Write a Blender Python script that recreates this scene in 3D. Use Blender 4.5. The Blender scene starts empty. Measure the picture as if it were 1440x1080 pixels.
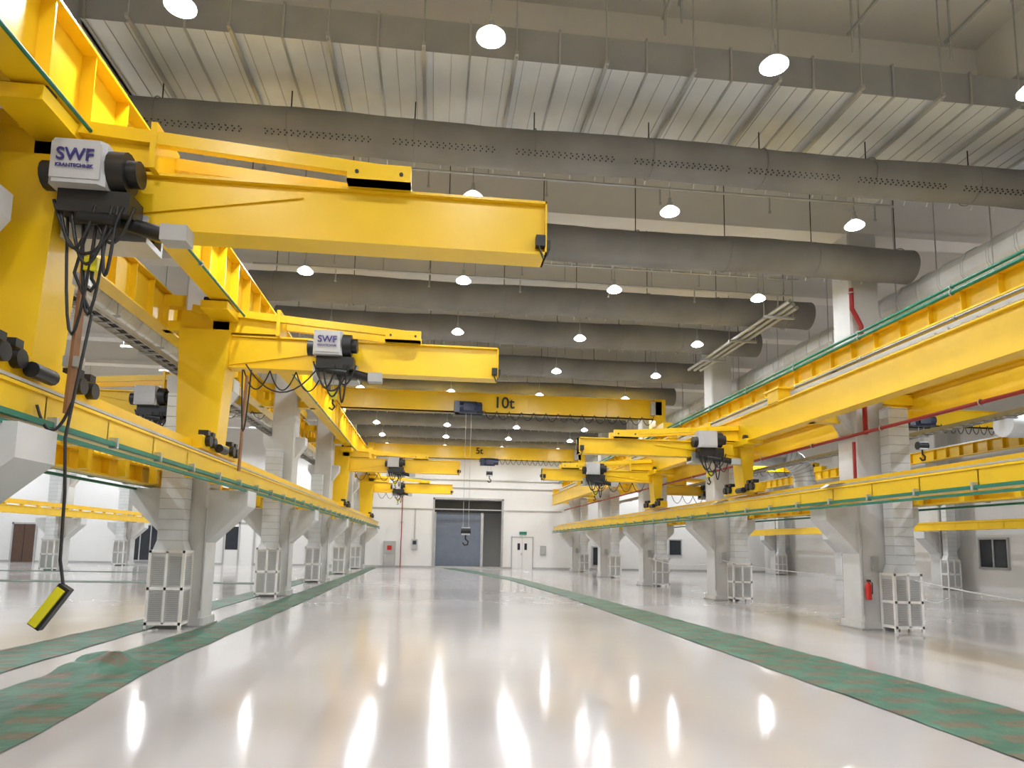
import bpy, math, random
from mathutils import Vector, Matrix, noise
random.seed(4)
col=bpy.context.scene.collection
# ------------------------------------------------------------------ materials
def mat(name,base,rough=.5,metal=0.,var=0.,vscale=3.,bump=0.,bscale=20.,emit=0.,coat=0.,rvar=0.,stretch=None,spec=.5):
    m=bpy.data.materials.new(name);m.use_nodes=True
    nt=m.node_tree;p=nt.nodes["Principled BSDF"]
    p.inputs["Base Color"].default_value=(*base,1);p.inputs["Roughness"].default_value=rough
    p.inputs["Specular IOR Level"].default_value=spec
    p.inputs["Metallic"].default_value=metal;p.inputs["Coat Weight"].default_value=coat
    if emit:
        p.inputs["Emission Color"].default_value=(1,.99,.97,1);p.inputs["Emission Strength"].default_value=emit
        m.cycles.emission_sampling='NONE'
    tc=nt.nodes.new("ShaderNodeTexCoord");mp=nt.nodes.new("ShaderNodeMapping")
    nt.links.new(tc.outputs["Object"],mp.inputs[0])
    if stretch: mp.inputs["Scale"].default_value=stretch
    if var or rvar:
        n=nt.nodes.new("ShaderNodeTexNoise");n.inputs["Scale"].default_value=vscale;n.inputs["Detail"].default_value=6
        nt.links.new(mp.outputs[0],n.inputs[0])
        if var:
            r=nt.nodes.new("ShaderNodeValToRGB");r.color_ramp.elements[0].position=.3;r.color_ramp.elements[1].position=.7
            r.color_ramp.elements[0].color=(*[max(0,c*(1-var)) for c in base],1)
            r.color_ramp.elements[1].color=(*[min(1,c*(1+var*.6)) for c in base],1)
            nt.links.new(n.outputs[0],r.inputs[0]);nt.links.new(r.outputs[0],p.inputs["Base Color"])
        if rvar:
            mr=nt.nodes.new("ShaderNodeMapRange");mr.inputs[1].default_value=.3;mr.inputs[2].default_value=.7
            mr.inputs[3].default_value=rough-rvar;mr.inputs[4].default_value=rough+rvar
            nt.links.new(n.outputs[0],mr.inputs[0]);nt.links.new(mr.outputs[0],p.inputs["Roughness"])
    if bump:
        n2=nt.nodes.new("ShaderNodeTexNoise");n2.inputs["Scale"].default_value=bscale;n2.inputs["Detail"].default_value=4
        nt.links.new(mp.outputs[0],n2.inputs[0])
        b=nt.nodes.new("ShaderNodeBump");b.inputs["Strength"].default_value=bump;b.inputs["Distance"].default_value=.02
        nt.links.new(n2.outputs[0],b.inputs["Height"]);nt.links.new(b.outputs[0],p.inputs["Normal"])
    return m
M={}
M['yellow']=mat("yellow_paint",(.90,.57,.010),.33,var=.06,vscale=1.5,bump=.05,bscale=8)
M['floor']=mat("epoxy_floor",(.555,.53,.525),.125,var=.05,vscale=.25,rvar=.03,bump=.05,bscale=2.2,spec=1.0)
M['wall']=mat("wall_paint",(.78,.77,.755),.6,var=.05,vscale=.4)
M['ceil']=mat("ceiling_paint",(.76,.74,.71),.8,var=.08,vscale=.6)
M['beam']=mat("beam_paint",(.85,.83,.80),.7,var=.06,vscale=.7)
M['col']=mat("column_paint",(.66,.66,.65),.45,var=.1,vscale=1.4,bump=.05,bscale=5)
M['fabric']=mat("duct_fabric",(.255,.252,.252),.8,var=.16,vscale=1.2,bump=.35,bscale=4,spec=.25)
M['silver']=mat("galvanised_sheet",(.77,.80,.82),.42,metal=.3,var=.13,vscale=1.2,bump=.1,bscale=3)
M['silverd']=mat("galvanised_dark",(.40,.41,.42),.45,metal=.4,var=.15,vscale=1.3)
M['steel']=mat("zinc_steel",(.52,.53,.53),.4,metal=.7,var=.1)
M['dark']=mat("black_plastic",(.012,.012,.014),.45,var=.1)
M['navy']=mat("navy_enamel",(.012,.022,.06),.35,var=.1)
M['grey']=mat("hoist_grey",(.50,.50,.51),.4,var=.05)
M['purple']=mat("purple_print",(.03,.02,.17),.5,var=.05)
M['black']=mat("black_print",(.01,.01,.01),.6,var=.05)
M['green']=mat("green_pipe",(.012,.17,.105),.45,var=.1)
M['red']=mat("red_pipe",(.32,.012,.012),.4,var=.1)
M['redb']=mat("red_enamel",(.6,.02,.015),.35,var=.1)
M['rust']=mat("copper_bar",(.28,.13,.05),.5,metal=.3,var=.2,vscale=6)
M['lamp']=mat("lamp_emitter",(1,1,1),.5,emit=60,var=.01)
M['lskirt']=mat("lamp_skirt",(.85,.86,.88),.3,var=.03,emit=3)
M['lens']=mat("white_plastic",(.85,.86,.88),.3,var=.03)
M['shutter']=mat("shutter_bluegrey",(.17,.20,.27),.45,var=.08)
M['glass']=mat("dark_glass",(.03,.035,.045),.08,var=.1)
M['brown']=mat("brown_door",(.10,.055,.035),.4,var=.2,vscale=4,stretch=(6,6,1))
M['hiyel']=mat("pendant_yellow",(.85,.75,.02),.4,var=.05)
M['grille']=mat("grille_grey",(.42,.42,.41),.5,var=.08)
def film():
    m=bpy.data.materials.new("green_film");m.use_nodes=True;nt=m.node_tree;p=nt.nodes["Principled BSDF"]
    L=nt.links.new
    tc=nt.nodes.new("ShaderNodeTexCoord")
    n=nt.nodes.new("ShaderNodeTexNoise");n.inputs["Scale"].default_value=1.6;n.inputs["Detail"].default_value=5
    L(tc.outputs["Object"],n.inputs[0])
    r=nt.nodes.new("ShaderNodeValToRGB");r.color_ramp.elements[0].color=(.042,.125,.088,1);r.color_ramp.elements[1].color=(.09,.215,.155,1)
    r.color_ramp.elements[0].position=.35;r.color_ramp.elements[1].position=.68
    L(n.outputs[0],r.inputs[0])
    sx=nt.nodes.new("ShaderNodeSeparateXYZ");L(tc.outputs["Object"],sx.inputs[0])
    def m1(op,a,b=None):
        q=nt.nodes.new("ShaderNodeMath");q.operation=op
        for i,v in enumerate((a,b)):
            if v is None: continue
            if isinstance(v,(int,float)): q.inputs[i].default_value=v
            else: L(v,q.inputs[i])
        return q.outputs[0]
    fy=m1('FRACT',m1('MULTIPLY',sx.outputs[1],2.0));rowm=m1('LESS_THAN',fy,.45)
    row=m1('FLOOR',m1('MULTIPLY',sx.outputs[1],2.0))
    fx=m1('FRACT',m1('ADD',m1('MULTIPLY',sx.outputs[0],1.6),m1('MULTIPLY',row,.37)));wm=m1('LESS_THAN',fx,.7)
    n3=nt.nodes.new("ShaderNodeTexVoronoi");n3.inputs["Scale"].default_value=15;L(tc.outputs["Object"],n3.inputs[0])
    th=m1('GREATER_THAN',n3.outputs["Distance"],.30)
    mk=m1('MULTIPLY',m1('MULTIPLY',rowm,wm),m1('MULTIPLY',th,.85))
    mx=nt.nodes.new("ShaderNodeMixRGB");mx.inputs[2].default_value=(.17,.12,.085,1)
    L(mk,mx.inputs[0]);L(r.outputs[0],mx.inputs[1]);L(mx.outputs[0],p.inputs["Base Color"])
    p.inputs["Roughness"].default_value=.5
    n2=nt.nodes.new("ShaderNodeTexNoise");n2.inputs["Scale"].default_value=5;L(tc.outputs["Object"],n2.inputs[0])
    b=nt.nodes.new("ShaderNodeBump");b.inputs["Strength"].default_value=.6;b.inputs["Distance"].default_value=.05
    L(n2.outputs[0],b.inputs["Height"]);L(b.outputs[0],p.inputs["Normal"])
    return m
M['film']=film()
# ------------------------------------------------------------------ mesh builder
class B:
    def __init__(s): s.v=[];s.f=[];s.m=[];s.s=[];s.mats=[]
    def mi(s,k):
        if k not in s.mats:s.mats.append(k)
        return s.mats.index(k)
    def add(s,vs,fs,k,sm=False):
        o=len(s.v);s.v+= [tuple(v) for v in vs]
        i=s.mi(k)
        for f in fs: s.f.append([o+a for a in f]);s.m.append(i);s.s.append(sm)
    def box(s,x0,x1,y0,y1,z0,z1,k):
        if x0>x1:x0,x1=x1,x0
        if y0>y1:y0,y1=y1,y0
        if z0>z1:z0,z1=z1,z0
        s.add([(x0,y0,z0),(x1,y0,z0),(x1,y1,z0),(x0,y1,z0),(x0,y0,z1),(x1,y0,z1),(x1,y1,z1),(x0,y1,z1)],
              [(0,3,2,1),(4,5,6,7),(0,1,5,4),(1,2,6,5),(2,3,7,6),(3,0,4,7)],k)
    def cbox(s,x0,x1,y0,y1,z0,z1,k,c=.03):
        if x0>x1:x0,x1=x1,x0
        P=[(x0+c,y0),(x1-c,y0),(x1,y0+c),(x1,y1-c),(x1-c,y1),(x0+c,y1),(x0,y1-c),(x0,y0+c)]
        s.prism([(a,b) for a,b in P],'z',z0,z1,k)
    def prism(s,poly,axis,a,b,k):
        n=len(poly)
        def mk(u,w,t):
            return (u,w,t) if axis=='z' else ((u,t,w) if axis=='y' else (t,u,w))
        vs=[mk(u,w,a) for u,w in poly]+[mk(u,w,b) for u,w in poly]
        area=sum(poly[i][0]*poly[(i+1)%n][1]-poly[(i+1)%n][0]*poly[i][1] for i in range(n))
        fs=[tuple(range(n))[::-1],tuple(range(n,2*n))]+[(i,(i+1)%n,n+(i+1)%n,n+i) for i in range(n)]
        flip=(area<0)!=(axis=='y')!=(b<a)
        if flip: fs=[f[::-1] for f in fs]
        s.add(vs,fs,k)
    def beam(s,p,q,w,h,k):
        p=Vector(p);q=Vector(q);d=(q-p).normalized()
        up=Vector((0,0,1)) if abs(d.z)<.95 else Vector((1,0,0))
        a=d.cross(up).normalized();b=a.cross(d)
        vs=[]
        for c in (p,q):
            for i,j in((-1,-1),(1,-1),(1,1),(-1,1)): vs.append(c+a*i*w/2+b*j*h/2)
        s.add(vs,[(0,1,2,3),(7,6,5,4),(0,4,5,1),(1,5,6,2),(2,6,7,3),(3,7,4,0)],k)
    def tube(s,pts,r,k,n=10,caps=True,radii=None):
        pts=[Vector(p) for p in pts];rings=[];prev=None
        for i,p in enumerate(pts):
            d=(pts[min(i+1,len(pts)-1)]-pts[max(i-1,0)]).normalized()
            if prev is None:
                up=Vector((0,0,1)) if abs(d.z)<.95 else Vector((1,0,0))
                a=d.cross(up).normalized()
            else:
                a=(prev-d*prev.dot(d)).normalized()
            prev=a;b=d.cross(a);rr=radii[i] if radii else r
            rings.append([p+(a*math.cos(t)+b*math.sin(t))*rr for t in [2*math.pi*j/n for j in range(n)]])
        vs=[v for R in rings for v in R];fs=[]
        for i in range(len(rings)-1):
            for j in range(n):
                fs.append((i*n+j,i*n+(j+1)%n,(i+1)*n+(j+1)%n,(i+1)*n+j))
        s.add(vs,fs,k,True)
        if caps:
            s.add(rings[0],[tuple(range(n))[::-1]],k);s.add(rings[-1],[tuple(range(n))],k)
    def cyl(s,p,q,r,k,n=14,r2=None): s.tube([p,q],r,k,n,True,None if r2 is None else [r,r2])
    def torus(s,c,R,r,k,normal='y',n=14):
        pts=[]
        for i in range(n+1):
            t=2*math.pi*i/n
            o={'y':(R*math.cos(t),0,R*math.sin(t)),'x':(0,R*math.cos(t),R*math.sin(t)),'z':(R*math.cos(t),R*math.sin(t),0)}[normal]
            pts.append(Vector(c)+Vector(o))
        s.tube(pts,r,k,6,False)
    def done(s,name,parent=None,loc=None):
        me=bpy.data.meshes.new(name);me.from_pydata(s.v,[],s.f)
        for k in s.mats: me.materials.append(M[k])
        me.polygons.foreach_set("material_index",s.m);me.polygons.foreach_set("use_smooth",s.s);me.update()
        o=bpy.data.objects.new(name,me);col.objects.link(o)
        if parent:o.parent=parent
        if loc:o.location=loc
        return o
def sag(p,q,d,n=10):
    p=Vector(p);q=Vector(q)
    return [p.lerp(q,i/n)-Vector((0,0,d*4*(i/n)*(1-i/n))) for i in range(n+1)]
def text(body,loc,size,k,parent,name="label",rot=(math.pi/2,0,0)):
    c=bpy.data.curves.new(name,"FONT");c.body=body;c.size=size;c.extrude=.004;c.align_x='CENTER';c.offset=size*.012
    c.materials.append(M[k]);o=bpy.data.objects.new(name,c);col.objects.link(o);o.location=loc;o.rotation_euler=rot
    if parent:o.parent=parent
    return o
# ------------------------------------------------------------------ room
XL,XR,YB,YF,ZC=-32.5,23.6,-9.,47.,10.2
b=B();b.box(XL-.3,XR+.3,YB-.3,YF+5,-.2,0,'floor');b.done("floor")
b=B();b.box(XL-.3,XR+.3,YB-.3,YF+5,ZC,ZC+.2,'ceil');b.done("ceiling")
b=B();b.box(XL-.3,XL,YB,YF,0,ZC,'wall');b.done("wall_left")
b=B();b.box(XR,XR+.3,YB,YF,0,ZC,'wall');b.done("wall_right")
b=B();b.box(XL-.3,XR+.3,YB-.3,YB,0,ZC,'wall');b.done("wall_back")
b=B()
b.box(XL-.3,0,YF,YF+.3,0,ZC,'wall');b.box(4.6,XR+.3,YF,YF+.3,0,ZC,'wall');b.box(0,4.6,YF,YF+.3,4.65,ZC,'wall')
b.box(-.6,-.3,YF+.3,YF+4.6,0,6,'wall');b.box(5.2,5.5,YF+.3,YF+4.6,0,6,'wall');b.box(-.6,5.5,YF+4.5,YF+4.8,0,6,'wall')
b.done("wall_front")
b=B();b.box(-4.4,8.8,YF-.06,YF,3.95,4.02,'steel')
b.box(-4.4,8.8,YF-.1,YF,6.0,6.08,'steel');b.box(-4.4,8.8,YF-.1,YF,5.45,5.5,'grille');b.box(-.12,0,YF-.08,YF,0,4.75,'grille');b.box(4.6,4.72,YF-.08,YF,0,4.75,'grille');b.box(-.12,4.72,YF-.08,YF,4.65,4.78,'grille')
b.done("trim_1")
b=B();b.box(XL,XR,YF-.02,YF,0,.12,'grille');b.done("baseboard_front")
b=B()
b.box(.12,3.2,YF+.5,YF+.58,0,3.8,'shutter')
for i in range(26): b.box(.12,3.2,YF+.47,YF+.5,.05+i*.146,.14+i*.146,'shutter')
b.box(0,4.6,YF+.35,YF+.85,3.8,4.6,'dark');b.box(3.2,3.38,YF+.4,YF+.6,0,3.9,'steel')
b.box(.0,.12,YF+.4,YF+.6,0,3.9,'steel');b.done("door_1")
b=B();b.box(5.35,6.75,YF-.07,YF-.0,0,2.15,'wall')
b.box(5.3,5.36,YF-.09,YF,0,2.2,'grille');b.box(6.75,6.81,YF-.09,YF,0,2.2,'grille');b.box(5.3,6.81,YF-.09,YF,2.15,2.21,'grille')
b.box(6.04,6.06,YF-.08,YF-.06,0,2.15,'grille');b.box(5.72,5.9,YF-.08,YF-.06,1.3,1.75,'glass');b.box(6.2,6.38,YF-.08,YF-.06,1.3,1.75,'glass')
b.box(5.95,6.02,YF-.11,YF-.07,.95,1.1,'steel');b.box(5.85,6.35,YF-.05,YF,2.35,2.55,'green');b.done("door_2")
def window(n,x0,x1,z0,z1,wall='f',nm=2):
    b=B()
    def bx(a,c,d,e,z,w,k):
        if wall=='f': b.box(a,c,YF-e,YF-d,z,w,k)
        else: b.box(XR-e,XR-d,a,c,z,w,k)
    bx(x0,x1,0,.03,z0,z1,'glass')
    for a in [x0+(x1-x0)*i/nm for i in range(nm+1)]: bx(a-.035,a+.035,0,.07,z0,z1,'grille')
    for z in (z0,z1): bx(x0-.04,x1+.04,0,.08,z-.04,z+.04,'grille')
    return b.done(n)
window("window_1",-20.2,-17.0,.2,2.5,nm=5);window("window_2",16.5,17.4,1.1,2.2,nm=1)
window("window_3",25.9,27.4,1.0,2.25,wall='r',nm=2);window("window_4",11.0,11.8,.3,1.6,nm=1)
b=B();b.box(-26.6,-25.3,YF-.06,YF,0,2.4,'brown');b.box(-26.7,-26.6,YF-.08,YF,0,2.5,'grille');b.box(-25.3,-25.2,YF-.08,YF,0,2.5,'grille');b.box(-26.7,-25.2,YF-.08,YF,2.4,2.5,'grille');b.box(-25.96,-25.94,YF-.07,YF-.05,0,2.4,'black');b.done("door_3")
b=B();b.box(-13.7,-11.8,YF-.05,YF,0,2.7,'wall')
for x in(-13.7,-12.75,-11.8): b.box(x-.05,x+.05,YF-.09,YF,0,3.4,'grille')
b.box(-13.75,-11.75,YF-.09,YF,2.7,2.8,'grille');b.box(-13.75,-11.75,YF-.09,YF,3.35,3.45,'grille');b.box(-13.6,-12.8,YF-.07,YF-.05,1,2.5,'glass');b.done("door_4")
b=B();b.box(-3.35,-2.55,YF-.28,YF,0,1.75,'grille');b.box(-3.28,-2.62,YF-.3,YF-.28,.95,1.68,'grille');b.box(-3.1,-2.8,YF-.31,YF-.3,1.15,1.45,'redb');b.box(-3.28,-2.62,YF-.3,YF-.28,.1,.85,'steel');b.done("fire_hose_cabinet")
b=B();b.tube([(-2.2,YF-.15,0),(-2.2,YF-.15,8.5)],.03,'red');b.box(-2.3,-2.1,YF-.15,YF,3,3.06,'steel');b.box(-2.3,-2.1,YF-.15,YF,6.2,6.26,'steel');b.done("fire_riser_pipe")
b=B();b.box(-1.5,-1.1,YF-.15,YF,1.2,1.9,'grille');b.box(-1.42,-1.18,YF-.17,YF-.15,1.55,1.8,'glass');b.tube([(-1.3,YF-.05,1.9),(-1.3,YF-.05,4)],.03,'steel');b.done("control_panel")
b=B();b.box(7.3,7.7,YF-.15,YF,1.0,1.6,'grille');b.box(7.35,7.65,YF-.17,YF-.15,1.05,1.55,'steel');b.done("control_panel")

CY=[13.8+7.5*k for k in(-3,-2,-1,0,1,2,3,4)]
for y in [13.8+3.75*k for k in range(-3,9)]:
    b=B();b.box(XL,XR,y-.17,y+.17,8.75,ZC,'beam');b.box(XL,XR,y-.26,y+.26,8.6,8.75,'beam');b.done("ceiling_beam")
for x in(-18.4,-4.6,9.2,22.9):
    b=B();b.box(x-.2,x+.2,YB,YF,9.2,ZC,'beam');b.done("ceiling_beam")

# ------------------------------------------------------------------ columns
def column(x,y,side,top=8.6):
    b=B();w=.34
    b.cbox(x-w,x+w,y-w,y+w,0,top,'col',.04)
    b.cbox(x-w-.05,x+w+.05,y-w-.05,y+w+.05,0,.16,'col',.04)
    t=1.15 if y<7 and x==-4.6 else 1.05
    poly=[(x-w,1.55),(x-t,2.25),(x-t,2.55),(x+t,2.55),(x+t,2.25),(x+w,1.55)]
    b.prism(poly,'y',y-.3,y+.3,'col')
    b.prism([(x-w,4.1),(x-.62,4.5),(x-.62,4.75),(x+.62,4.75),(x+.62,4.5),(x+w,4.1)],'y',y-.2,y+.2,'col')
    b.tube([(x+w*side,y-w-.04,.3),(x+w*side,y-w-.04,2.2)],.02,'steel',6)
    b.box(x-.12,x+.02,y-w-.06,y-w,1.2,1.5,'grille')
    b.box(x-w-.08,x+w+.08,y-w-.08,y+w+.08,0,.03,'steel')
    return b.done("support_column")
def acbox(x,y,zt=1.5,duct=4.6,w=.29):
    b=B();d=.2
    b.box(x-w,x+w,y-d,y+d,.1,zt,'col')
    for sx in(-1,1):
        for sy in(-1,1): b.box(x+sx*w-.025,x+sx*w+.025,y+sy*d-.025,y+sy*d+.025,0,zt+.02,'beam')
    for z in(.1,zt*.52,zt): b.box(x-w-.02,x+w+.02,y-d-.025,y+d+.025,z-.025,z+.025,'beam')
    for cx in(-w/2,w/2):
        for i in range(int((zt-.22)/.035)):
            z=.16+i*.035
            if abs(z-zt*.52)<.05: continue
            b.beam((x+cx-w/2+.05,y-d-.008,z),(x+cx+w/2-.05,y-d-.008,z),.018,.012,'grille')
    b.box(x-.02,x+.02,y-d-.025,y-d,.1,zt,'beam')
    for i in range(int((zt-.22)/.035)):
        z=.16+i*.035
        if abs(z-zt*.52)<.05: continue
        for sx in(-1,1): b.beam((x+sx*(w+.008),y-d+.04,z),(x+sx*(w+.008),y+d-.04,z),.018,.012,'grille')
    b.prism([(x-w,zt),(x+w,zt),(x+.22,zt+.2),(x-.22,zt+.2)],'y',y-d+.04,y+d-.04,'silver')
    b.box(x-.22,x+.22,y-.16,y+.14,zt+.2,duct,'silver')
    z=zt+.2
    while z<duct: b.box(x-.226,x+.226,y-.166,y+.146,z-.004,z+.004,'grille');z+=.19
    return b.done("floor_air_diffuser")
for k,y in enumerate(CY):
    column(-4.6,y,1);column(9.2,y,-1);column(-18.4,y,1);column(22.9,y,-1)
    if y>0:
        acbox(-4.76,y-.57,1.38,4.3);acbox(9.55,y-.6,1.15,4.6)
        acbox(-18.5,y-.62);acbox(22.8,y-.62,1.3)
def extinguisher(x,y,z):
    b=B();b.tube([(x,y,z),(x,y,z+.03),(x,y,z+.3),(x,y,z+.35),(x,y,z+.37)],.06,'redb',14,True,[.05,.06,.06,.035,.015])
    b.box(x-.02,x+.02,y-.06,y+.03,z+.37,z+.41,'dark');b.tube([(x,y-.03,z+.39),(x+.07,y-.03,z+.34),(x+.07,y-.02,z+.12)],.01,'dark',6)
    b.box(x-.05,x+.05,y+.06,y+.12,z+.1,z+.25,'steel');b.done("fire_extinguisher")
extinguisher(8.92,13.33,.62)
# ------------------------------------------------------------------ runways
def girder(x,y0,y1,z0,z1,fw=.3,web=.03,ribs=.75,tf=.03,rail=True):
    b=B()
    b.box(x-fw/2,x+fw/2,y0,y1,z0,z0+tf,'yellow');b.box(x-fw/2,x+fw/2,y0,y1,z1-tf,z1,'yellow')
    b.box(x-web/2,x+web/2,y0,y1,z0+tf,z1-tf,'yellow')
    y=y0+.2
    while ribs and y<y1:
        b.box(x-fw/2+.02,x+fw/2-.02,y-.01,y+.01,z0+tf,z1-tf,'yellow');y+=ribs
    if rail: b.box(x-.03,x+.03,y0,y1,z1,z1+.06,'steel')
    return b
def runway(x,y0,y1,z0,z1,colx,**k):
    b=girder(x,y0,y1,z0,z1,**k)
    for y in CY:
        if y0<y<y1:
            s=1 if colx>x else -1
            b.box(x+s*.02,colx-s*.34,y-.12,y+.12,z1-.28,z1-.05,'yellow')
            b.box(x+s*.02,colx-s*.34,y-.1,y+.1,z0,z0+.2,'yellow')
    return b
Y0,Y1=-6,45.9
N_="crane_runway_girder"
runway(-3.75,Y0,Y1,5.68,6.55,-4.6,fw=.34).done(N_)
runway(-5.45,Y0,Y1,5.68,6.45,-4.6,fw=.3).done(N_)
runway(8.6,Y0,Y1,5.52,5.92,9.2,fw=.26).done(N_)
runway(9.85,Y0,Y1,5.6,6.1,9.2,fw=.26).done(N_)
b=runway(8.0,Y0,Y1,4.36,5.05,9.2,fw=.3,ribs=0,rail=False)
b.box(7.93,7.96,Y0,Y1,4.4,5.03,'yellow')
for y in CY: b.box(7.85,8.15,y+1.0,y+1.5,5.03,5.35,'yellow');b.box(7.8,8.2,y+.9,y+1.6,5.33,5.37,'yellow')
b.done(N_)
runway(10.4,Y0,Y1,4.5,5.1,9.2,fw=.3,ribs=0).done(N_)
runway(22.2,Y0,Y1,5.7,6.2,22.9).done(N_);runway(-17.6,Y0,Y1,5.7,6.4,-18.4).done(N_)
def lowrail(x,z,s,pipes=True,up=(.42,.62)):
    b=B()
    b.box(x-.13,x+.13,Y0,Y1,z,z+.03,'yellow');b.box(x-.13,x+.13,Y0,Y1,z+.3,z+.33,'yellow');b.box(x-.02,x+.1*s,Y0,Y1,z+.03,z+.3,'yellow')
    b.box(x-s*.28-.06,x-s*.28+.06,Y0,Y1,z+up[0],z+up[1],'yellow')
    y=Y0+.3
    while y<Y1:
        b.box(x-s*.3-.05,x-s*.3+.08,y-.06,y+.06,z,z+up[0],'yellow');b.box(x-.1,x+.1,y-.01,y+.01,z+.03,z+.3,'yellow')
        if pipes: b.box(x+s*.13,x+s*.22,y-.02,y+.02,z-.02,z+.1,'steel')
        y+=1.25
    if pipes:
        b.box(x+s*.14,x+s*.2,Y0,Y1,z+.0,z+.05,'green');b.box(x+s*.15,x+s*.21,Y0,Y1,z-.09,z-.05,'green')
        b.box(x+s*.1,x+s*.13,Y0,Y1,z+.34,z+.37,'steel')
    return b.done("jib_guide_rail")
lowrail(-3.78,2.62,1);lowrail(-5.42,2.6,-1);lowrail(8.15,2.56,-1,up=(.34,.5));lowrail(10.2,2.58,1,up=(.34,.5))
lowrail(22.1,2.58,-1,False,up=(.3,.4));lowrail(-17.5,2.58,1,False)
def ladder(x,z,y0,y1,w=.3,side=0,name="cable_ladder"):
    b=B();b.box(x-w/2,x-w/2+.015,y0,y1,z,z+.09,'grille');b.box(x+w/2-.015,x+w/2,y0,y1,z,z+.09,'grille')
    y=y0+.1
    while y<y1: b.box(x-w/2,x+w/2,y-.015,y+.015,z+.01,z+.035,'silverd');y+=.3
    b.tube([(x-.03,y0,z+.05),(x-.03,y1,z+.05)],.02,'dark',6);b.tube([(x+.03,y0,z+.05),(x+.03,y1,z+.05)],.018,'dark',6)
    y=y0+1
    while y<y1:
        b.box(x-w/2-.03,x+w/2+.03,y-.02,y+.02,z-.04,z,'silverd')
        if side: b.box(x,side,y-.02,y+.02,z-.04,z,'steel')
        y+=2.5
    return b.done(name)
ladder(-5.2,7.2,Y0,Y1,.3);ladder(-5.15,4.9,Y0,Y1,.3)
ladder(8.42,5.25,Y0,Y1,.26);ladder(10.9,5.6,Y0,Y1,.3);ladder(11.6,4.4,Y0,Y1,.3)
def ypipe(x,z,r,k,name,y0=Y0,y1=Y1,hang=None):
    b=B();b.tube([(x,y0,z),(x,y1,z)],r,k,10)
    y=y0+1
    while y<y1:
        b.torus((x,y,z),r+.012,.012,'steel','y',10)
        if hang: b.box(min(x,hang),max(x,hang),y-.02,y+.02,z-r-.04,z-r,'steel')
        y+=2.5
    b.done(name)
ypipe(8.38,5.88,.035,'green','busbar_pipe');ypipe(8.38,5.98,.03,'green','busbar_pipe')
ypipe(8.78,4.05,.035,'red','sprinkler_pipe');ypipe(8.35,5.14,.025,'grille','conduit_pipe');ypipe(8.42,5.46,.022,'grille','conduit_pipe')
ypipe(-3.5,5.6,.02,'green','busbar_pipe')
ypipe(11.3,6.4,.06,'red','sprinkler_pipe');ypipe(12.2,7.6,.05,'steel','sprinkler_pipe');ypipe(-7,7.3,.05,'steel','sprinkler_pipe')
b=B();b.tube([(8.72,13.2,7.2),(8.72,13.2,7.0),(8.72,13.2,6.75),(8.85,13.25,6.6),(8.95,13.25,6.4),(8.95,13.25,4.05)],.05,'red',10);b.torus((8.72,13.2,7.1),.06,.012,'steel','z');b.done("sprinkler_riser_pipe")
b=B();b.tube([(8.76,13.38,3.9),(8.76,13.38,2.6)],.035,'red');b.done("sprinkler_riser_pipe")
# ------------------------------------------------------------------ ducts
def fabric_duct(y,z,r,x0=-4.4,x1=10.2,dots=False):
    b=B();n=28;N=60;pts=[];rad=[]
    for i in range(N+1):
        x=x0+(x1-x0)*i/N;pts.append((x,y,z+.02*math.sin(x*1.1+y)));rad.append(r*(1+.012*math.sin(x*3.1+y*2)+.01*math.sin(x*7.7)))
    b.tube(pts,r,'fabric',n,True,rad)
    x=x0+.6
    while x<x1:
        b.torus((x,y,z),r+.006,.008,'fabric','x',24)
        b.tube([(x,y,z+r),(x,y,8.62 if abs((y-13.8)/3.75-round((y-13.8)/3.75))*3.75<.3 else ZC)],.01,'dark',5)
        x+=1.9
    x=x0+.2
    while x<x1:
        a=math.radians(-62);b.cyl((x,y+math.cos(a)*r,z+math.sin(a)*r),(x,y+math.cos(a)*(r+.07),z+math.sin(a)*(r+.07)),.012,'lens',5);x+=.42
    if dots:
        x=x0+.3
        while x<x1:
            if (x-x0)%1.9>.25:
                for a0 in(-148,-142,-136):
                    a=math.radians(a0);c=Vector((x+(.03 if a0==-142 else 0),y+math.cos(a)*(r+.012),z+math.sin(a)*(r+.012)))
                    nrm=Vector((0,math.cos(a),math.sin(a)));b.cyl(c-nrm*.01,c+nrm*.004,.012,'black',6)
            x+=.095
    b.done("fabric_air_duct")
for y,z,r,x0,x1,d in[(10.2,7.9,.31,-4.9,12.5,True),(12.95,7.66,.35,-4.3,9.9,False),(16.9,7.9,.36,-4.7,9.9,False),(19.7,7.95,.38,-4.7,9.8,False)]+[(yy,7.9,.36,-4.6,9.8,False) for yy in(23.4,27.2,30.9,34.6,38.4,42.1)]:
    fabric_duct(y,z,r,x0,x1,d)
def rect_duct(y0,y1,z0,z1,x0,x1):
    b=B()
    b.box(x0,x1,y0,y1,z0,z1,'silver');b.box(x0,x1,y0-.004,y0,z0+.0,z1,'silverd')
    x=x0+.1;i=0
    while x<x1:
        if i%5==0:
            b.box(x-.015,x+.015,y0-.03,y1+.03,z0-.03,z1+.03,'steel')
        else:
            b.box(x-.006,x+.0,y0,y1,z0-.01,z0,'silverd')
        x+=.26;i+=1
    x=x0+.75
    while x<x1:
        b.box(x-.025,x+.025,y0-.25,y1+.2,z0-.1,z0-.045,'steel')
        for yy in(y0-.2,y1+.15): b.tube([(x,yy,z0-.14),(x,yy,ZC)],.012,'steel',5)
        x+=1.3
    b.done("sheet_metal_duct")
rect_duct(9.05,10.75,8.55,9.05,-5.0,14)
rect_duct(24.4,26.0,8.3,8.55,-4.6,9)
b=B();b.prism([(-4.95,9.1),(-4.95,10.7),(-6.6,7.6),(-6.6,6.0)],'z',8.5,9.05,'silverd')
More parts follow.
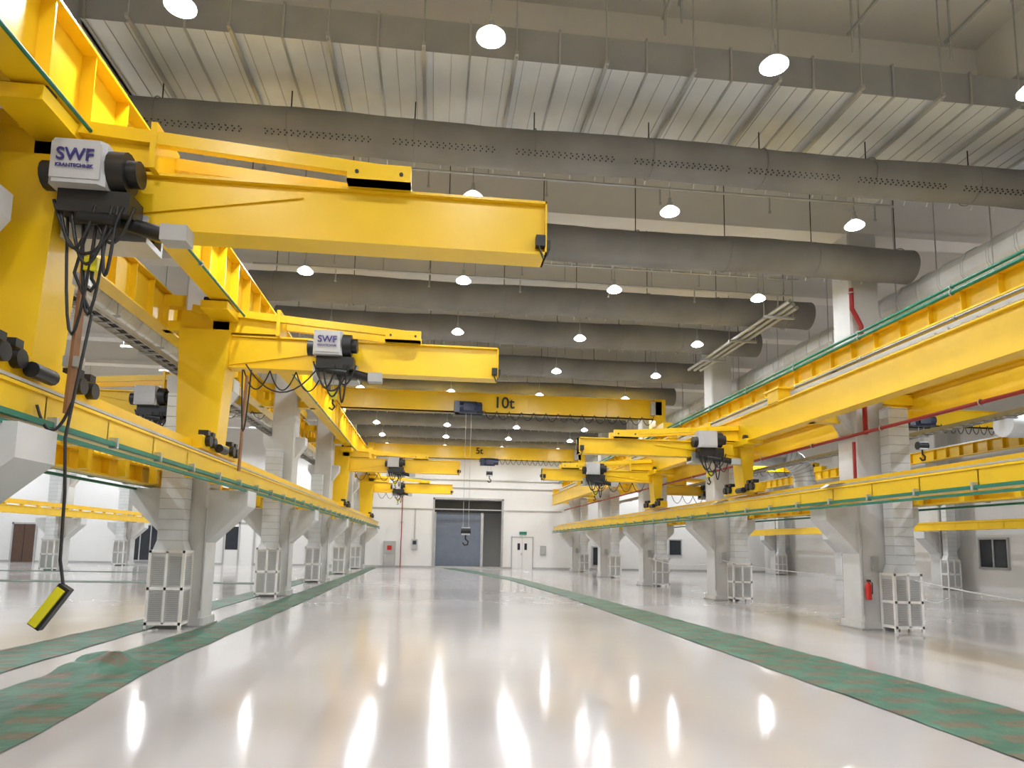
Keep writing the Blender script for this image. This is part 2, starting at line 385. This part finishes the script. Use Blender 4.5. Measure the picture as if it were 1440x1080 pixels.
for t in(0,.25,.5,.75): b.box(-4.97-1.65*t-.02,-4.97-1.65*t+.02,9.1-3.1*t-.05,10.7-3.1*t,8.47,9.08,'steel')
b.done("sheet_metal_duct")
def long_duct(x,z,r,y0,y1,name="insulated_duct",step=.55):
    b=B();P=[]
    for i in range(12):
        a=2*math.pi*(i+.5)/12;P.append((x+r*1.04*math.cos(a),z+r*1.04*math.sin(a)))
    b.prism(P,'y',y0,y1,'silver')
    y=y0+.3
    while y<y1:
        P2=[(x+(a-x)*1.05,z+(c-z)*1.05) for a,c in P];b.prism(P2,'y',y-.018,y+.018,'silver')
        P3=[(x+(a-x)*1.012,z+(c-z)*1.012) for a,c in P];b.prism(P3,'y',y+.02,y+.045,'silverd')
        y+=step
    y=y0+1
    while y<y1:
        for s in(-1,1): b.tube([(x+s*(r+.08),y,z-r-.1),(x+s*(r+.08),y,ZC)],.012,'steel',5)
        b.box(x-r-.15,x+r+.15,y-.025,y+.025,z-r-.08,z-r-.02,'steel');y+=2.6
    b.done(name)
long_duct(10.4,7.08,.42,2,44,step=.62);long_duct(16,6.9,.45,10,40);long_duct(-8,7.2,.4,5,44)
def elbow(x,y,z,r):
    b=B();pts=[(x,y,z)]
    for i in range(9):
        t=math.pi/2*i/8;pts.append((x+1.0*math.sin(t)+.0,y,z-1.0+1.0*math.cos(t)))
    pts=[(x-2.6,y,z)]+pts+[(x+1.0,y,z-2.0)]
    b.tube(pts,r,'silver',18)
    for i,p in enumerate(pts[1:-1]): b.tube([p,(Vector(p)+(Vector(pts[i+2])-Vector(p)).normalized()*.04)],r+.015,'steel',18)
    b.tube([(x-1.5,y,z+r),(x-1.5,y,ZC)],.015,'steel',6)
    b.done("insulated_duct_elbow")
elbow(14.4,27,5.5,.42);elbow(14.6,34.5,5.5,.42);elbow(20,19,5.6,.4)
def xpipe(y,z,r,k='steel',x0=-4.4,x1=8.9,drops=True):
    b=B();b.tube([(x0,y,z),(x1,y,z)],r,k,8)
    x=x0+.8
    while x<x1:
        if drops:b.tube([(x,y,z),(x,y,ZC)],.011,'steel',5)
        if drops:b.tube([(x+1.1,y,z),(x+1.1,y,z-.3)],.016,'steel',6);b.cyl((x+1.1,y,z-.33),(x+1.1,y,z-.3),.03,'steel',8)
        x+=2.2
    b.done("sprinkler_pipe")
for y,z in((12.0,8.45),(15.6,8.35),(15.9,8.05),(18.4,8.35),(21.6,8.2),(28.9,8.2),(32.4,8.2),(36,8.2)): xpipe(y,z,.025)
b=B()
for x in(8.1,8.3,8.5): b.tube([(x,14.6+ (x-8.1),7.4),(x+.0,21,7.4)],.05,'steel',8)
for y in(15.5,17.5,19.5):b.box(7.9,8.7,y-.03,y+.03,7.28,7.34,'steel');b.tube([(7.92,y,7.3),(7.92,y,ZC)],.012,'steel',5);b.tube([(8.68,y,7.3),(8.68,y,ZC)],.012,'steel',5)
b.done("chilled_water_pipes")
b=B()
for x,z in((3.1,9.3),(3.35,9.55),(6.0,9.35),(7.6,9.4)):
    b.box(x-.02,x+.02,7.6,8.9,z,z+.05,'steel')
    for y in(7.7,8.8): b.tube([(x,y,z-.35),(x,y,ZC)],.018,'steel',6)
b.done("trapeze_hanger")
# ------------------------------------------------------------------ lamps
lb=B()
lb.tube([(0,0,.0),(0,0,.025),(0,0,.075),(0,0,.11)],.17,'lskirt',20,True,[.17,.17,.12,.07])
lb.tube([(0,0,.11),(0,0,.2)],.08,'steel',14,True,[.075,.04])
lb.tube([(0,0,.02),(0,0,-.015),(0,0,-.04)],.16,'lamp',20,True,[.16,.145,.09])
lb.cyl((0,0,.18),(0,0,.27),.03,'steel',10);lb.tube([(0,0,.26),(0,0,2.7)],.01,'steel',5)
lampo=lb.done("high_bay_lamp");lampme=lampo.data
first=[True]
def lamp(x,y,z=7.45,p=60):
    if first[0]: o=lampo;first[0]=False
    else:
        o=bpy.data.objects.new("high_bay_lamp",lampme);col.objects.link(o)
    o.location=(x,y,z)
    L=bpy.data.lights.new("lamp_light",'AREA');L.shape='DISK';L.size=.31;L.energy=p;L.color=(.90,.95,1)
    l=bpy.data.objects.new("lamp_light",L);col.objects.link(l);l.parent=o;l.location=(0,0,-.05)
for y in [-4,-.25,3.5,7.3,11.02,14.75,18.5,22.25,26.05,29.75,33.5,37.25,41,44.75]:
    for x in(-2.97,.48,3.94,7.4): lamp(x,y,p=65)
for y in(3.5,11,18.5,29.75,37.25,44.4):
    for x in(-27,-21,-14.5,-9.2,13.3,18.6): lamp(x,y,p=185)
# ------------------------------------------------------------------ wall-travelling jib cranes
def jib(x0,Y,d,L,zt,zb,zu,hu,label=True,bh=.6,back=-.75):
    X=lambda u:x0+d*u
    b=B();k='yellow'
    def bx(u0,u1,y0,y1,z0,z1,m=k): b.box(X(u0),X(u1),Y+y0,Y+y1,z0,z1,m)
    b.prism([(X(back+.08),zb+.25),(X(back+.12),zb),(X(.0),zb),(X(.08),zt-bh),(X(.12),zt+.05),(X(back),zt+.05)],'y',Y-.27,Y+.27,k)
    bx(-.2,.08,-.2,.2,zt,zu-.1)
    bx(.0,L,-.11,.11,zt-bh+.03,zt-.03);bx(.1,L,-.17,.17,zt-.03,zt);bx(.1,L,-.17,.17,zt-bh,zt-bh+.03)
    bx(L-.02,L,-.17,.17,zt-bh,zt)
    for s in(-1,1):
        b.prism([(X(.1),zt-.03),(X(2.4),zt-.14),(X(.1),zt-bh+.05)],'y',Y+s*.125-.01,Y+s*.125+.01,k)
    for s in(-1,1):
        b.beam((X(-.55),Y+s*.24,zt+.42),(X(3.35),Y+s*.24,zt+.13),.09,.13,k)
        bx(2.85,3.5,s*.24-.06,s*.24+.06,zt+.0,zt+.2)
        for u in(2.95,3.4): b.cyl((X(u),Y+s*.24-.075,zt+.1),(X(u),Y+s*.24+.075,zt+.1),.02,'dark',8)
    bx(2.85,3.5,-.3,.3,zt,zt+.025)
    bx(back,.95,-.2,.2,zt+.03,zt+.4);bx(.92,.98,-.3,.3,zt-.02,zt+.46)
    bx(-.2,.24,-.9,.9,zu-.22,zu-.08)
    for y in(-.75,.75):
        for u in(-.14,.19): b.cyl((X(u)-.04,Y+y,zu-.05),(X(u)+.04,Y+y,zu-.05),.08,'dark',12)
    bx(-.2,.02,-1.0,1.0,zb-.02,zb+.2)
    for y in(-.8,-.55,.55,.8):
        b.cyl((X(.0),Y+y,zb+.12),(X(.1),Y+y,zb+.12),.09,'dark',12);b.box(X(-.1),X(.06),Y+y-.06,Y+y+.06,zb+.22,zb+.3,'dark')
    b.cyl((X(.12),Y-.45,zb+.05),(X(.12),Y-.1,zb+.05),.075,'dark',12)
    bx(L-.12,L-.02,-.21,-.12,zt-bh+.08,zt-bh+.2,'dark');bx(L-.02,L+.05,-.1,.1,zt-bh+.1,zt-bh+.2,'dark');b.tube([(X(L-.1),Y-.2,zt-bh+.1),(X(L-.04),Y-.2,zt-bh-.06)],.012,'dark',5)
    o=b.done("wall_jib_crane")
    h=B();hx=X(hu);zf=zt-bh
    h.cbox(hx-.25,hx+.25,Y-.62,Y-.22,zf+.2,zf+.63,'grey',.05)
    h.box(hx-.22,hx+.22,Y-.63,Y-.62,zf+.24,zf+.59,'grey')
    h.cyl((hx+.25,Y-.42,zf+.42),(hx+.4,Y-.42,zf+.42),.2,'dark',16);h.cyl((hx+.4,Y-.42,zf+.42),(hx+.5,Y-.42,zf+.42),.13,'dark',14)
    h.cyl((hx-.36,Y-.42,zf+.35),(hx-.25,Y-.42,zf+.35),.14,'dark',14)
    h.box(hx-.2,hx+.45,Y-.5,Y-.2,zf-.02,zf+.2,'dark')
    h.box(hx-.3,hx+.5,Y-.2,Y-.16,zf-.1,zf+.12,'steel');h.box(hx-.3,hx+.5,Y+.16,Y+.2,zf-.1,zf+.12,'steel')
    for u in(-.2,.4):
        for s in(-1,1): h.cyl((hx+u,Y+s*.12,zf-.03+.08),(hx+u,Y+s*.17,zf-.03+.08),.06,'dark',12)
    h.box(hx-.3,hx+.5,Y-.2,Y+.2,zf-.16,zf-.1,'steel')
    h.cyl((hx+.3,Y-.3,zf-.02),(hx+.75,Y-.3,zf-.12),.075,'dark',12);h.box(hx+.7,hx+.95,Y-.4,Y-.2,zf-.2,zf-.04,'grille')
    h.cyl((hx+.0,Y-.45,zf-.05),(hx+.35,Y-.5,zf-.1),.06,'dark',10)
    h.tube([(hx+.1,Y-.35,zf),(hx+.1,Y-.35,zf-.42)],.01,'steel',5)
    h.box(hx+.04,hx+.16,Y-.4,Y-.3,zf-.55,zf-.42,'hiyel')
    h.tube([(hx+.1,Y-.35,zf-.55),(hx+.1,Y-.35,zf-.62),(hx+.14,Y-.35,zf-.68),(hx+.1,Y-.35,zf-.74),(hx+.04,Y-.35,zf-.7)],.018,'dark',7)
    for a,c,s in((-.2,.15,.45),(-.1,.3,.6),(.1,.5,.38),(-.25,.4,.5),(.2,.35,.7)):
        h.tube(sag((hx+a,Y-.45,zf+.1),(hx+c,Y-.5,zf+.05),s,12),.016,'dark',6)
    for i in range(int(abs(hu)/.55)):
        u0=.35+i*(hu-.5)/max(1,int(hu/.55));u1=u0+(hu-.5)/max(1,int(hu/.55))
        if hu>1:h.tube(sag((X(u0),Y-.1,zf-.02),(X(u1),Y-.1,zf-.02),.35,10),.013,'dark',5)
    h.done("hoist",o)
    if label:
        text("SWF",(hx,Y-.645,zf+.41),.17,'purple',o);text("KRANTECHNIK",(hx,Y-.645,zf+.34),.048,'purple',o)
    return o
j1=jib(-3.85,7.05,1,4.95,5.28,3.08,5.72,.42)
j2=jib(-3.85,12.6,1,4.95,5.28,3.12,5.72,1.88)
j3=jib(-3.85,30.3,1,4.9,5.28,3.12,5.72,2.0,False)
j4=jib(-3.85,42.4,1,4.9,5.28,3.12,5.72,1.5,False)
j5=jib(8.05,17.3,-1,4.4,4.42,3.08,4.5,1.1,False,.42,-.3)
j6=jib(8.05,24.6,-1,4.2,4.42,3.08,4.5,2.4,False,.42,-.3)
j7=jib(-5.35,16.5,-1,4.5,5.0,3.1,5.72,1.2,False,.6,-.2)
j8=jib(10.3,30,1,4.4,4.42,3.08,4.55,2,False,.42,-.3)
b=B();b.beam((-3.42,6.75,4.3),(-3.46,6.75,2.75),.11,.03,'rust');b.box(-3.5,-3.36,6.7,6.78,4.0,4.12,'steel');b.box(-3.52,-3.36,6.7,6.78,3.2,3.3,'steel')
b.tube([(-3.4,6.7,4.6),(-3.48,6.68,4.1),(-3.3,6.7,3.7),(-3.38,6.7,3.0),(-3.38,6.6,2.5),(-3.34,6.6,2.0),(-3.3,6.55,1.4),(-3.23,6.5,1.18)],.014,'dark',6)
b.tube(sag((-3.4,6.7,2.85),(-3.65,6.6,2.8),.25),.014,'dark',6);b.tube(sag((-3.45,6.7,4.6),(-3.2,6.65,4.6),.9),.014,'dark',6);b.tube(sag((-3.6,6.7,4.7),(-3.3,6.65,4.7),1.2),.014,'dark',6)
b.beam((-3.2,6.5,1.17),(-3.43,6.5,.82),.08,.11,'dark');b.beam((-3.22,6.45,1.15),(-3.43,6.45,.84),.03,.075,'hiyel')
b.done("crane_pendant_control",None)
b=B();b.beam((-3.38,12.3,4.5),(-3.42,12.3,2.8),.1,.03,'rust');b.tube(sag((-3.45,12.25,4.6),(-3.3,12.25,4.6),1.1),.014,'dark',6);b.tube(sag((-3.4,12.25,4.7),(-2.2,12.3,4.65),.45),.014,'dark',6);b.done("crane_drop_bar")
# ------------------------------------------------------------------ bridge cranes
def bridge(Y,xa,xb,z0,z1,label,lx,hx,hookz,rail_l,rail_r,w=.35,lz=.18,ls=.6,hd=0,rz=None):
    b=B();k='yellow'
    b.box(xa,xb,Y-w/2+.03,Y+w/2-.03,z0,z1,k);b.box(xa,xb,Y-w/2-.03,Y+w/2+.03,z0,z0+.03,k);b.box(xa,xb,Y-w/2-.03,Y+w/2+.03,z1-.03,z1,k)
    x=xa+1
    while x<xb: b.box(x-.01,x+.01,Y-w/2-.0,Y-w/2+.03,z0+.03,z1-.03,k);x+=3.1
    rz=rz or (z0,z0)
    for x,zr in((rail_l,rz[0]),(rail_r,rz[1])):
        b.box(x-.16,x+.16,Y-1.2,Y+1.2,zr+.04,zr+.32,k)
        for y in(-1,1): b.cyl((x-.08,Y+y,zr+.13),(x+.08,Y+y,zr+.13),.13,'dark',14)
        b.box(x-.2,x+.2,Y-.4,Y+.4,zr+.3,z1,'yellow')
    b.box(xb-.5,xb-.1,Y-.4,Y-.2,z0+.1,z1-.1,'grey')
    o=b.done("bridge_crane")
    h=B()
    h.box(hx-.5,hx+.5,Y-.26,Y-.2,z0-.15,z0+.35-hd,'dark');h.box(hx-.55,hx+.55,Y-.5,Y+.4,z0-.12,z0-.02,'dark')
    zd=z0-hd
    h.cyl((hx-.35,Y-.45,zd+.1),(hx+.3,Y-.45,zd+.1),.23,'navy',18);h.cyl((hx+.3,Y-.45,zd+.1),(hx+.5,Y-.45,zd+.1),.16,'navy',16);h.box(hx-.55,hx-.35,Y-.65,Y-.25,zd-.12,zd+.3,'navy')
    h.box(hx-.2,hx+.2,Y-.7,Y-.62,zd-.05,zd+.2,'navy')
    for s in(-.1,.1): h.tube([(hx+s,Y-.45,z0),(hx+s,Y-.45,hookz+.45)],.009,'steel',5)
    h.box(hx-.16,hx+.16,Y-.55,Y-.35,hookz+.2,hookz+.48,'grey');h.cyl((hx-.18,Y-.45,hookz+.35),(hx+.18,Y-.45,hookz+.35),.14,'dark',14)
    h.tube([(hx,Y-.45,hookz+.2),(hx,Y-.45,hookz+.05),(hx+.1,Y-.45,hookz-.04),(hx+.08,Y-.45,hookz-.15),(hx-.03,Y-.45,hookz-.17),(hx-.1,Y-.45,hookz-.08)],.03,'dark',8)
    n=14;x0=hx+.6;x1=xb-.4
    for i in range(n):
        a=x0+(x1-x0)*i/n;c=x0+(x1-x0)*(i+1)/n;h.tube(sag((a,Y-.3,z0+.02),(c,Y-.3,z0+.02),.32,8),.014,'dark',5)
    h.done("hoist",o)
    if label: text(label,(lx,Y-w/2-.045,z0+lz),ls,'black',o)
    return o
bridge(25.7,-3.75,8.75,6.62,7.35,"10t",2.5,1.15,1.75,-3.75,8.6,rz=(6.62,5.98))
bridge(40.,-3.75,8.65,6.62,7.36,"5t",2.5,3.1,5.4,-3.75,8.6,lz=.3,ls=.52,hd=.3,rz=(6.62,5.98))
bridge(27,-17.5,-5.6,6.52,7.1,"5t",-11.4,-14,5,-17.6,-5.45)
bridge(22.5,10.0,22.2,6.16,6.75,"",15,17,5,9.85,22.2)
bridge(38.,10.0,22.2,6.16,6.75,"",15,14,5,9.85,22.2)
# ------------------------------------------------------------------ floor film strips
def strip(cl,cr,name="floor_protection_film",seed=0,crumple=None):
    b=B()
    def ip(P,y):
        for (ya,xa),(yb,xb) in zip(P,P[1:]):
            if ya<=y<=yb: return xa+(xb-xa)*(y-ya)/(yb-ya)
        return P[-1][1]
    ys=[];y=cl[0][0]
    while y<cl[-1][0]: ys.append(y);y+=.1
    n=14;vs=[];fs=[]
    for i,y in enumerate(ys):
        a=ip(cl,y)+.05*noise.noise((y*1.3,seed,0));c=ip(cr,y)+.04*noise.noise((y*1.1,seed,5))
        for j in range(n+1):
            x=a+(c-a)*j/n;z=.008+.014*max(0,noise.noise((x*3,y*2,seed)))
            if crumple:
                cx,cy,rr,hh=crumple;dd=math.hypot((x-cx),(y-cy)*1.1)/rr
                if dd<1: z+=hh*(1-dd*dd)**2*(.55+.8*noise.noise((x*3,y*3,2)))
            vs.append((x,y,max(.006,z)))
    for i in range(len(ys)-1):
        for j in range(n): q=i*(n+1)+j;fs.append((q,q+1,q+n+2,q+n+1))
    b.add(vs,fs,'film',True);b.done(name)
strip([(1,-4.6),(8,-4.45),(13,-4.2),(46,-4.15)],[(1,-3.0),(6,-3.14),(9.5,-3.42),(20,-3.4),(46,-3.7)],seed=1,crumple=(-4.15,9.25,.75,.27))
strip([(3,-6.3),(10,-6.05),(15,-5.7),(46,-5.6)],[(3,-5.1),(9,-5.0),(46,-5.0)],seed=2)
strip([(1,4.6),(7,4.62),(14,4.45),(22,4.2),(32,3.5),(42,1.6),(46.4,.6)],[(1,6.1),(8,6.0),(14,5.6),(22,5.1),(32,4.3),(42,2.5),(46.4,1.5)],seed=3)
b=B();b.box(-24,-5.8,26.6,27.5,.004,.012,'film');b.done("floor_protection_film")
b=B();b.box(-24,-12,34.6,35.4,.004,.012,'film');b.done("floor_protection_film")
b=B();b.tube(sag((9.0,20.7,1.25),(9.5,13.2,1.1),.12)+sag((9.5,13.2,1.1),(13.5,9,.6),.2),.012,'lens',5);b.tube(sag((9.0,28.3,1.2),(9.0,20.8,1.2),.2),.012,'lens',5);b.tube(sag((9.5,13.2,1.1),(16,20,.2),.3),.01,'lens',5);b.done("barrier_tape")
b=B()
for y,x in((13.,8.1),(18.6,8.1)): 
    vs=[];fs=[]
    for i in range(7):
        for j in range(5): vs.append((x-.2+.1*j,y-.3+.1*i,2.94+.05*abs(noise.noise((i*.7,j*.8,y)))-.04*(j==0)*i/3))
    for i in range(6):
        for j in range(4): q=i*5+j;fs.append((q,q+1,q+6,q+5))
    b.add(vs,fs,'lens')
b.done("plastic_sheet_scrap")
# ------------------------------------------------------------------ world, camera
w=bpy.data.worlds.new("world");bpy.context.scene.world=w;w.use_nodes=True
w.node_tree.nodes["Background"].inputs[0].default_value=(.6,.6,.6,1);w.node_tree.nodes["Background"].inputs[1].default_value=.3
f=960.
F=Vector((-110,-110,-f)).normalized();U=Vector((1,-.018,0)).cross(F).normalized();R=F.cross(U)
rot=Matrix(((R.x,R.y,R.z),(F.x,F.y,F.z),(U.x,U.y,U.z)))
cam=bpy.data.cameras.new("camera");co=bpy.data.objects.new("camera",cam);col.objects.link(co)
cam.sensor_width=36;cam.lens=f/1440*36;cam.shift_y=115/1440;cam.clip_end=200
co.matrix_world=Matrix.Translation((0,0,1.6))@rot.to_4x4()
bpy.context.scene.camera=co
vs=bpy.context.scene.view_settings
vs.view_transform='Standard';vs.look='None';vs.exposure=0
